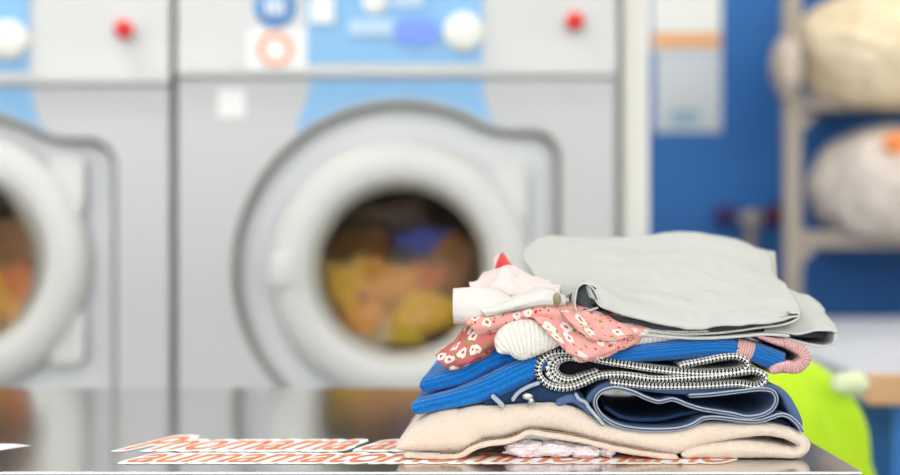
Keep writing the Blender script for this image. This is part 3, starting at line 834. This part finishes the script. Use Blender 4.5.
# 3 blue sweater, two rolled folds sticking out on the left
bs = thing('knit_sweater', 'bright blue ribbed sweater, its two rolled folds sticking out left above the fleece', 'sweater', P(480, 405, 1.3))
ribbon('lower_fold', [(411, 409.5, 15), (430, 405, 16), (460, 398, 19), (490, 388, 25), (518, 375, 26), (536, 367, 20), (546, 364, 10)], M['blue_knit'], bs, dy=.002, depth=.2, n=110, m=14, rnd=8, wob=.002, seed=13, rough=.0003, drift=.012)
ribbon('upper_fold', [(419, 389, 17), (440, 384, 18), (465, 376, 20), (487, 364, 22), (515, 355, 20), (560, 355, 8)], M['blue_knit'], bs, dy=.018, depth=.18, n=110, m=14, rnd=9, wob=.002, seed=14, rough=.0003, drift=.012)

# 4 dogtooth garment
dg_ = thing('checked_garment', 'black and white dogtooth garment folded between the jeans and the blue knits', 'garment', P(650, 385, 1.3))
ribbon('folded_cloth', [(680, 366), (706, 361), (724, 357.5), (739, 357.5), (748, 363.5), (742, 370), (724, 372.5), (689, 372.5), (653, 369), (618, 363.5), (600, 360.5), (582, 356),
                        (564, 352.5), (549, 355), (540, 363), (538.5, 373), (545, 383), (557, 388), (570, 388), (583, 384), (598, 377.5), (620, 375.5), (655, 379.5), (690, 378), (720, 376), (740, 373), (757, 372),
                        (766, 378.5), (758, 386), (738, 384), (715, 385), (690, 386), (650, 386), (610, 382)], M['checks'], dg_, t=7.2, depth=.2, n=420, m=12, rnd=2.8, wob=.0014, seed=15)
ribbon('curl_shade', [(548, 371, 8), (565, 371, 17), (600, 369, 14), (640, 373, 8)], M['black_shade'], dg_, dy=.02, depth=.14, n=40, m=5, rnd=2, wob=.0004, seed=31)  # black fill standing in for the shade inside the curl
ribbon('turned_edge', [(585, 361.5, 4), (568, 358, 8), (556, 361, 14), (552, 370, 15), (558, 378, 12), (570, 381, 8), (585, 376, 5), (600, 371, 4)], M['checks'], dg_, dy=.003, depth=.17, n=110, m=8, rnd=5, wob=.001, seed=16)

# 5 cream ribbed knit
wk = thing('rib_knit_jumper', 'cream ribbed jumper with its cuff hanging out left under the floral blouse', 'jumper', P(540, 350, 1.3))
ribbon('cuff', [(498, 352, 12), (505, 345, 30), (518, 340, 42), (533, 338, 38), (548, 338, 28), (562, 341, 16)], M['white_knit'], wk, dy=-.008, depth=.16, n=130, m=10, rnd=10, wob=.001, seed=17, rib=(.0042, .012))
ribbon('body_fold', [(556, 340, 12), (600, 342, 12), (640, 338, 15), (675, 334.5, 12), (710, 331.5, 7)], M['white_knit'], wk, dy=.004, depth=.18, n=150, m=10, rnd=6, wob=.001, seed=18, rib=(.0042, .012))

# 6 blue knit with pink cuff on the right
pk = thing('striped_knit', 'blue knit with pink stripe and curled pink cuff, right side of the stack', 'knitwear', P(700, 360, 1.3))
ribbon('blue_sleeve', [(585, 358, 6), (610, 357, 11), (640, 354, 17), (680, 350.5, 20), (715, 347.5, 20), (741, 348.5, 18)], M['blue_fine'], pk, dy=.002, depth=.17, n=120, m=12, rnd=8, wob=.001, seed=19, rough=.0003)
ribbon('pink_stripe', [(738, 348, 19), (746, 350, 19), (757, 353, 19)], M['pink_knit'], pk, dy=.002, depth=.165, n=40, m=10, rnd=8, wob=.001, seed=19, close_ends=False)
ribbon('blue_sleeve_end', [(754.5, 352.5, 20), (768, 357, 21), (784, 363, 20)], M['blue_fine'], pk, dy=.001, depth=.165, n=50, m=10, rnd=8, wob=.001, seed=19, close_ends=False)
ribbon('pink_cuff', [(755, 335.5, 3), (770, 340, 6), (790, 345, 10), (803, 352, 12), (805, 360, 13), (797, 367, 13), (783, 367, 12), (770, 372, 8)], M['pink_knit'], pk, dy=-.001, depth=.16, n=100, m=10, rnd=5, wob=.001, seed=20, rough=.0003)

# 7 floral blouse
fb = thing('floral_blouse', 'pink floral blouse drooping over the cream cuff and hanging out on the left', 'blouse', P(540, 340, 1.3))
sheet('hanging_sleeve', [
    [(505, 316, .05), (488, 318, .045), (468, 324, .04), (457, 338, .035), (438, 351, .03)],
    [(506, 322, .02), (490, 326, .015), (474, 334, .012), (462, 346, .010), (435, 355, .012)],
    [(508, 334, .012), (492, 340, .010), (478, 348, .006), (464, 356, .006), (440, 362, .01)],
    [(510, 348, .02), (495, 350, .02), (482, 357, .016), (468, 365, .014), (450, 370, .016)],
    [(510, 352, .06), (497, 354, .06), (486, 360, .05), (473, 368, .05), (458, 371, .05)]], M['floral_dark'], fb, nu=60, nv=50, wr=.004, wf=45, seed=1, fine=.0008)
sheet('sleeve_shadow', [
    [(470, 345, .035), (482, 343, .03), (500, 338, .03)], [(474, 352, .024), (485, 350, .02), (502, 346, .02)], [(478, 360, .03), (488, 357, .03), (503, 354, .03)]], M['denim_dark'], fb, nu=20, nv=20, wr=.001)  # dark denim sheet stands in for the shadow under the sleeve
sheet('front_band', [
    [(462, 318, .05), (490, 312, .05), (520, 305, .05), (560, 302, .05), (600, 308, .05)],
    [(466, 323, .012), (492, 317, .006), (522, 308, .002), (560, 305, .002), (598, 313, .004)],
    [(476, 332, .008), (496, 326, .0), (524, 316, -.006), (560, 316, -.006), (592, 324, -.004)],
    [(482, 338, .02), (500, 331, .01), (526, 321, .004), (556, 324, .004), (586, 332, .004)]], M['floral'], fb, nu=60, nv=30, wr=.002, wf=50, seed=2, fine=.0004)
sheet('front_drape', [
    [(527, 309, .0), (545, 308, .006), (575, 307, .010), (605, 312, .012), (655, 328, .012)],
    [(538, 322, -.010), (556, 324, -.006), (580, 322, -.004), (610, 325, .0), (652, 331, .004)],
    [(553, 339, -.015), (568, 341, -.012), (588, 339, -.012), (615, 337, -.006), (645, 334.5, .002)],
    [(568, 353, -.014), (580, 356, -.013), (595, 354, -.012), (617, 347, -.008), (642, 337, .002)],
    [(575, 359, -.008), (585, 362, -.008), (597, 360, -.008), (618, 351, -.005), (641, 339, .004)]], M['floral'], fb, nu=70, nv=56, wr=.0035, wf=40, seed=3, fine=.0006)
sheet('front_pleat', [
    [(560, 309, -.004), (580, 312, -.004), (595, 314, -.002), (606, 316, .002)],
    [(566, 318, -.014), (584, 322, -.014), (598, 326, -.010), (625, 326, -.004)],
    [(574, 326, -.016), (590, 333, -.018), (606, 336, -.014), (634, 332, -.006)],
    [(582, 332, -.012), (594, 340, -.014), (612, 341, -.012), (640, 334, -.004)]], M['floral'], fb, nu=50, nv=36, wr=.002, wf=50, seed=6, fine=.0005)

# 8 white shirt
ws = thing('white_shirt', 'white cotton shirt with its square cuff sticking out left over the floral blouse', 'shirt', P(510, 318, 1.3))
sheet('shirt_cuff', [
    [(455, 289, .07), (470, 288, .07), (490, 289, .06), (505, 292, .05)],
    [(453, 290.5, .03), (470, 289.5, .028), (490, 290, .026), (508, 294, .03)],
    [(453, 303, .02), (470, 304, .016), (492, 304, .014), (515, 305, .016)],
    [(453.5, 319, .022), (468, 320, .016), (490, 317, .012), (515, 311, .01)],
    [(454, 322, .06), (470, 323, .05), (492, 320, .05), (515, 313, .05)]], M['white_cloth'], ws, nu=50, nv=40, wr=.0012, wf=30, seed=4)
sheet('shirt_fold', [
    [(480, 308, .02), (500, 303, .02), (525, 292, .03), (545, 288, .03), (566, 297, .03)],
    [(482, 312, .004), (503, 306, .0), (528, 296, -.002), (548, 292, -.002), (566, 301, .0)],
    [(485, 315, .004), (508, 310, -.004), (532, 303, -.008), (550, 302, -.006), (565, 304, .0)],
    [(490, 317, .02), (512, 313, .01), (536, 307, .004), (553, 306.5, .006), (566, 306, .01)]], M['white_cloth'], ws, nu=50, nv=30, wr=.0014, wf=40, seed=5)
q = P(557, 299, YS-.004)
blob('rolled_hem', q, (.0034, .006, .0052), M['tan_in'], ws, seed=8, amp=.1, sub=3)

# 9 blush top
bl = thing('blush_top', 'crumpled pale blush top lying between the white shirt and the grey garment', 'garment', P(510, 290, 1.3))
sheet('crumpled_cloth', [
    [(488, 274, .12), (500, 268, .12), (515, 270, .12), (535, 279, .12), (565, 288, .12)],
    [(472, 283, .08), (488, 276, .075), (506, 267, .07), (524, 275, .07), (560, 288, .07)],
    [(471, 287, .055), (486, 282, .05), (504, 276, .045), (526, 283, .04), (560, 293, .04)],
    [(478, 289, .05), (492, 288, .035), (508, 286, .03), (530, 290, .03), (562, 298, .03)],
    [(490, 292, .05), (500, 296, .035), (512, 299, .03), (532, 299, .03), (562, 302, .03)]], M['blush'], bl, nu=60, nv=50, wr=.005, wf=38, seed=7, fine=.0008)
# 10 red garment
rd = thing('red_garment', 'bit of a red garment poking up behind the blush top', 'garment', P(505, 280, 1.35))
sheet('red_corner', [
    [(501, 253, .115), (502.5, 253, .115), (504, 255, .115)],
    [(497.5, 262, .105), (503, 261, .10), (511, 265, .105)],
    [(496, 270, .10), (506, 270, .09), (520, 273, .10)],
    [(496, 284, .10), (508, 284, .09), (530, 284, .10)]], M['redcloth'], rd, nu=24, nv=30, wr=.001, seed=2)
sheet('pale_edge', [[(494, 258, .118), (497, 256, .117), (501.5, 253, .116)], [(493.5, 264, .11), (495.5, 264, .108), (498, 263, .106)], [(493, 273, .105), (495, 273, .102), (498, 272, .1)]], M['blush'], rd, nu=14, nv=20, wr=.0004)

# 11 grey linen on top
gr = thing('grey_linen_garment', 'pale grey linen garment folded on the very top of the stack', 'garment', P(680, 335, 1.3))
sheet('top_layer', [
    [(541, 300, .30), (560, 290, .31), (610, 285, .32), (660, 284, .32), (705, 285, .32), (740, 290, .31), (772, 296, .29)],
    [(530, 249, .25), (547, 242, .27), (600, 240.5, .28), (650, 239, .28), (690, 236.5, .28), (728, 242, .27), (765, 251, .25)],
    [(523, 255, .19), (552, 251, .20), (608, 252, .20), (658, 251, .20), (705, 250, .20), (745, 258, .19), (775, 273, .18)],
    [(531, 272, .13), (560, 270, .13), (612, 270, .13), (662, 271, .13), (712, 273, .13), (755, 280, .12), (787, 288, .115)],
    [(552, 289, .065), (575, 281, .055), (616, 290, .06), (668, 296, .06), (720, 299, .06), (765, 300, .055), (796, 302, .055)],
    [(566, 297, .035), (589, 284, .010), (622, 302, .015), (674, 314, .015), (724, 316, .015), (770, 311, .015), (800, 312, .02)],
    [(588, 285, .0), (600, 305, -.003), (628, 317, -.004), (678, 326, -.005), (726, 325.5, -.005), (772, 319, -.003), (799, 315, .002)]],
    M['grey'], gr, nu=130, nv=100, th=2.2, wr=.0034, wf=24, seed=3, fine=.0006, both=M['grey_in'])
# the folded-under layers of the same garment, with dark fills for their shade
ribbon('sleeve_mouth', [(599, 306), (597, 296), (591, 287), (584, 283.5), (578, 287), (575.5, 296), (575, 305), (577.5, 311.5), (584, 311.5), (598, 307.5)], M['grey'], gr,
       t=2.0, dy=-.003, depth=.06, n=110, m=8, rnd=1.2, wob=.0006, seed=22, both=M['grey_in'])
ribbon('mouth_shade', [(576.5, 298, 20), (586, 297.5, 26), (594, 299, 22), (598, 304, 8)], M['grey_in'], gr, dy=.003, depth=.03, n=30, m=4, rnd=2, wob=.0004, seed=21)  # dark fill put in for the shade inside the sleeve opening
ribbon('second_layer', [(590, 312), (598, 312.5), (612, 320.5), (640, 329), (680, 334), (720, 333), (760, 328), (787, 324), (799, 318), (799, 313.5), (791, 313)], M['grey'], gr,
       t=2.4, dy=.001, depth=.17, n=190, m=10, rnd=1.1, wob=.001, seed=23, close_ends=False)
ribbon('third_layer', [(592, 313), (597, 322), (604, 327), (622, 331), (650, 335.5), (700, 338.5), (740, 336.5), (765, 334.5), (790, 336)], M['grey'], gr,
       t=3.0, dy=-.001, depth=.17, n=150, m=10, rnd=1.4, wob=.0008, seed=24)
ribbon('lining_gap_shade', [(583, 290, 6), (585, 303, 8), (600, 314, 6), (640, 324, 6), (680, 329, 5), (720, 328.5, 5), (770, 322.5, 5), (796, 316.5, 4)], M['grey_in'], gr, dy=.004, depth=.14, n=120, m=8, rnd=1.5, wob=.0006, seed=25)  # dark strip painting the shade in the gap between layers
ribbon('inner_bulk', [(600, 306, 14), (650, 310, 26), (700, 312, 26), (750, 312, 22), (785, 308, 12)], M['grey'], gr, dy=.06, depth=.16, n=60, m=8, rnd=10, wob=.001, seed=26)
sheet('lower_flap', [
    [(768, 282, .16), (782, 286, .16), (797, 293, .15), (812, 299, .14), (824, 310, .12)],
    [(768, 296, .10), (785, 298, .10), (802, 302, .095), (816, 309, .085), (829, 321, .07)],
    [(766, 317, .05), (784, 314, .045), (803, 317, .04), (820, 322, .035), (836, 329, .03)],
    [(764, 331, .012), (782, 332, .008), (797, 333.5, .006), (815, 329, .006), (838.5, 332, .01)]], M['grey'], gr, nu=60, nv=50, th=2, wr=.0018, wf=35, seed=8, fine=.0004, both=M['grey_in'])
sheet('rear_layer', [[(735, 249, .26), (758, 250, .26), (775, 252, .25)], [(735, 262, .22), (760, 263, .22), (776, 264, .21)], [(735, 278, .19), (762, 278, .19), (777, 278, .185)]], M['grey'], gr, nu=24, nv=20, th=2.5, wr=.001, seed=11)
ribbon('flap_hem', [(762, 334, 2.4), (780, 336.5, 2.4), (797, 341.5, 2.6), (815, 346, 2.6), (830, 347, 2.6), (836.5, 344, 2.4), (838.5, 334, 2.2)], M['grey'], gr, dy=.009, depth=.12, n=80, m=8, rnd=1.1, wob=.0006, seed=27)
ribbon('flap_dark_underside', [(798, 337, 3), (815, 337, 6), (834, 338, 5)], M['grey_in'], gr, dy=.026, depth=.08, n=30, m=5, rnd=1.5, wob=.0005, seed=28)  # dark strip set in the opening under the flap
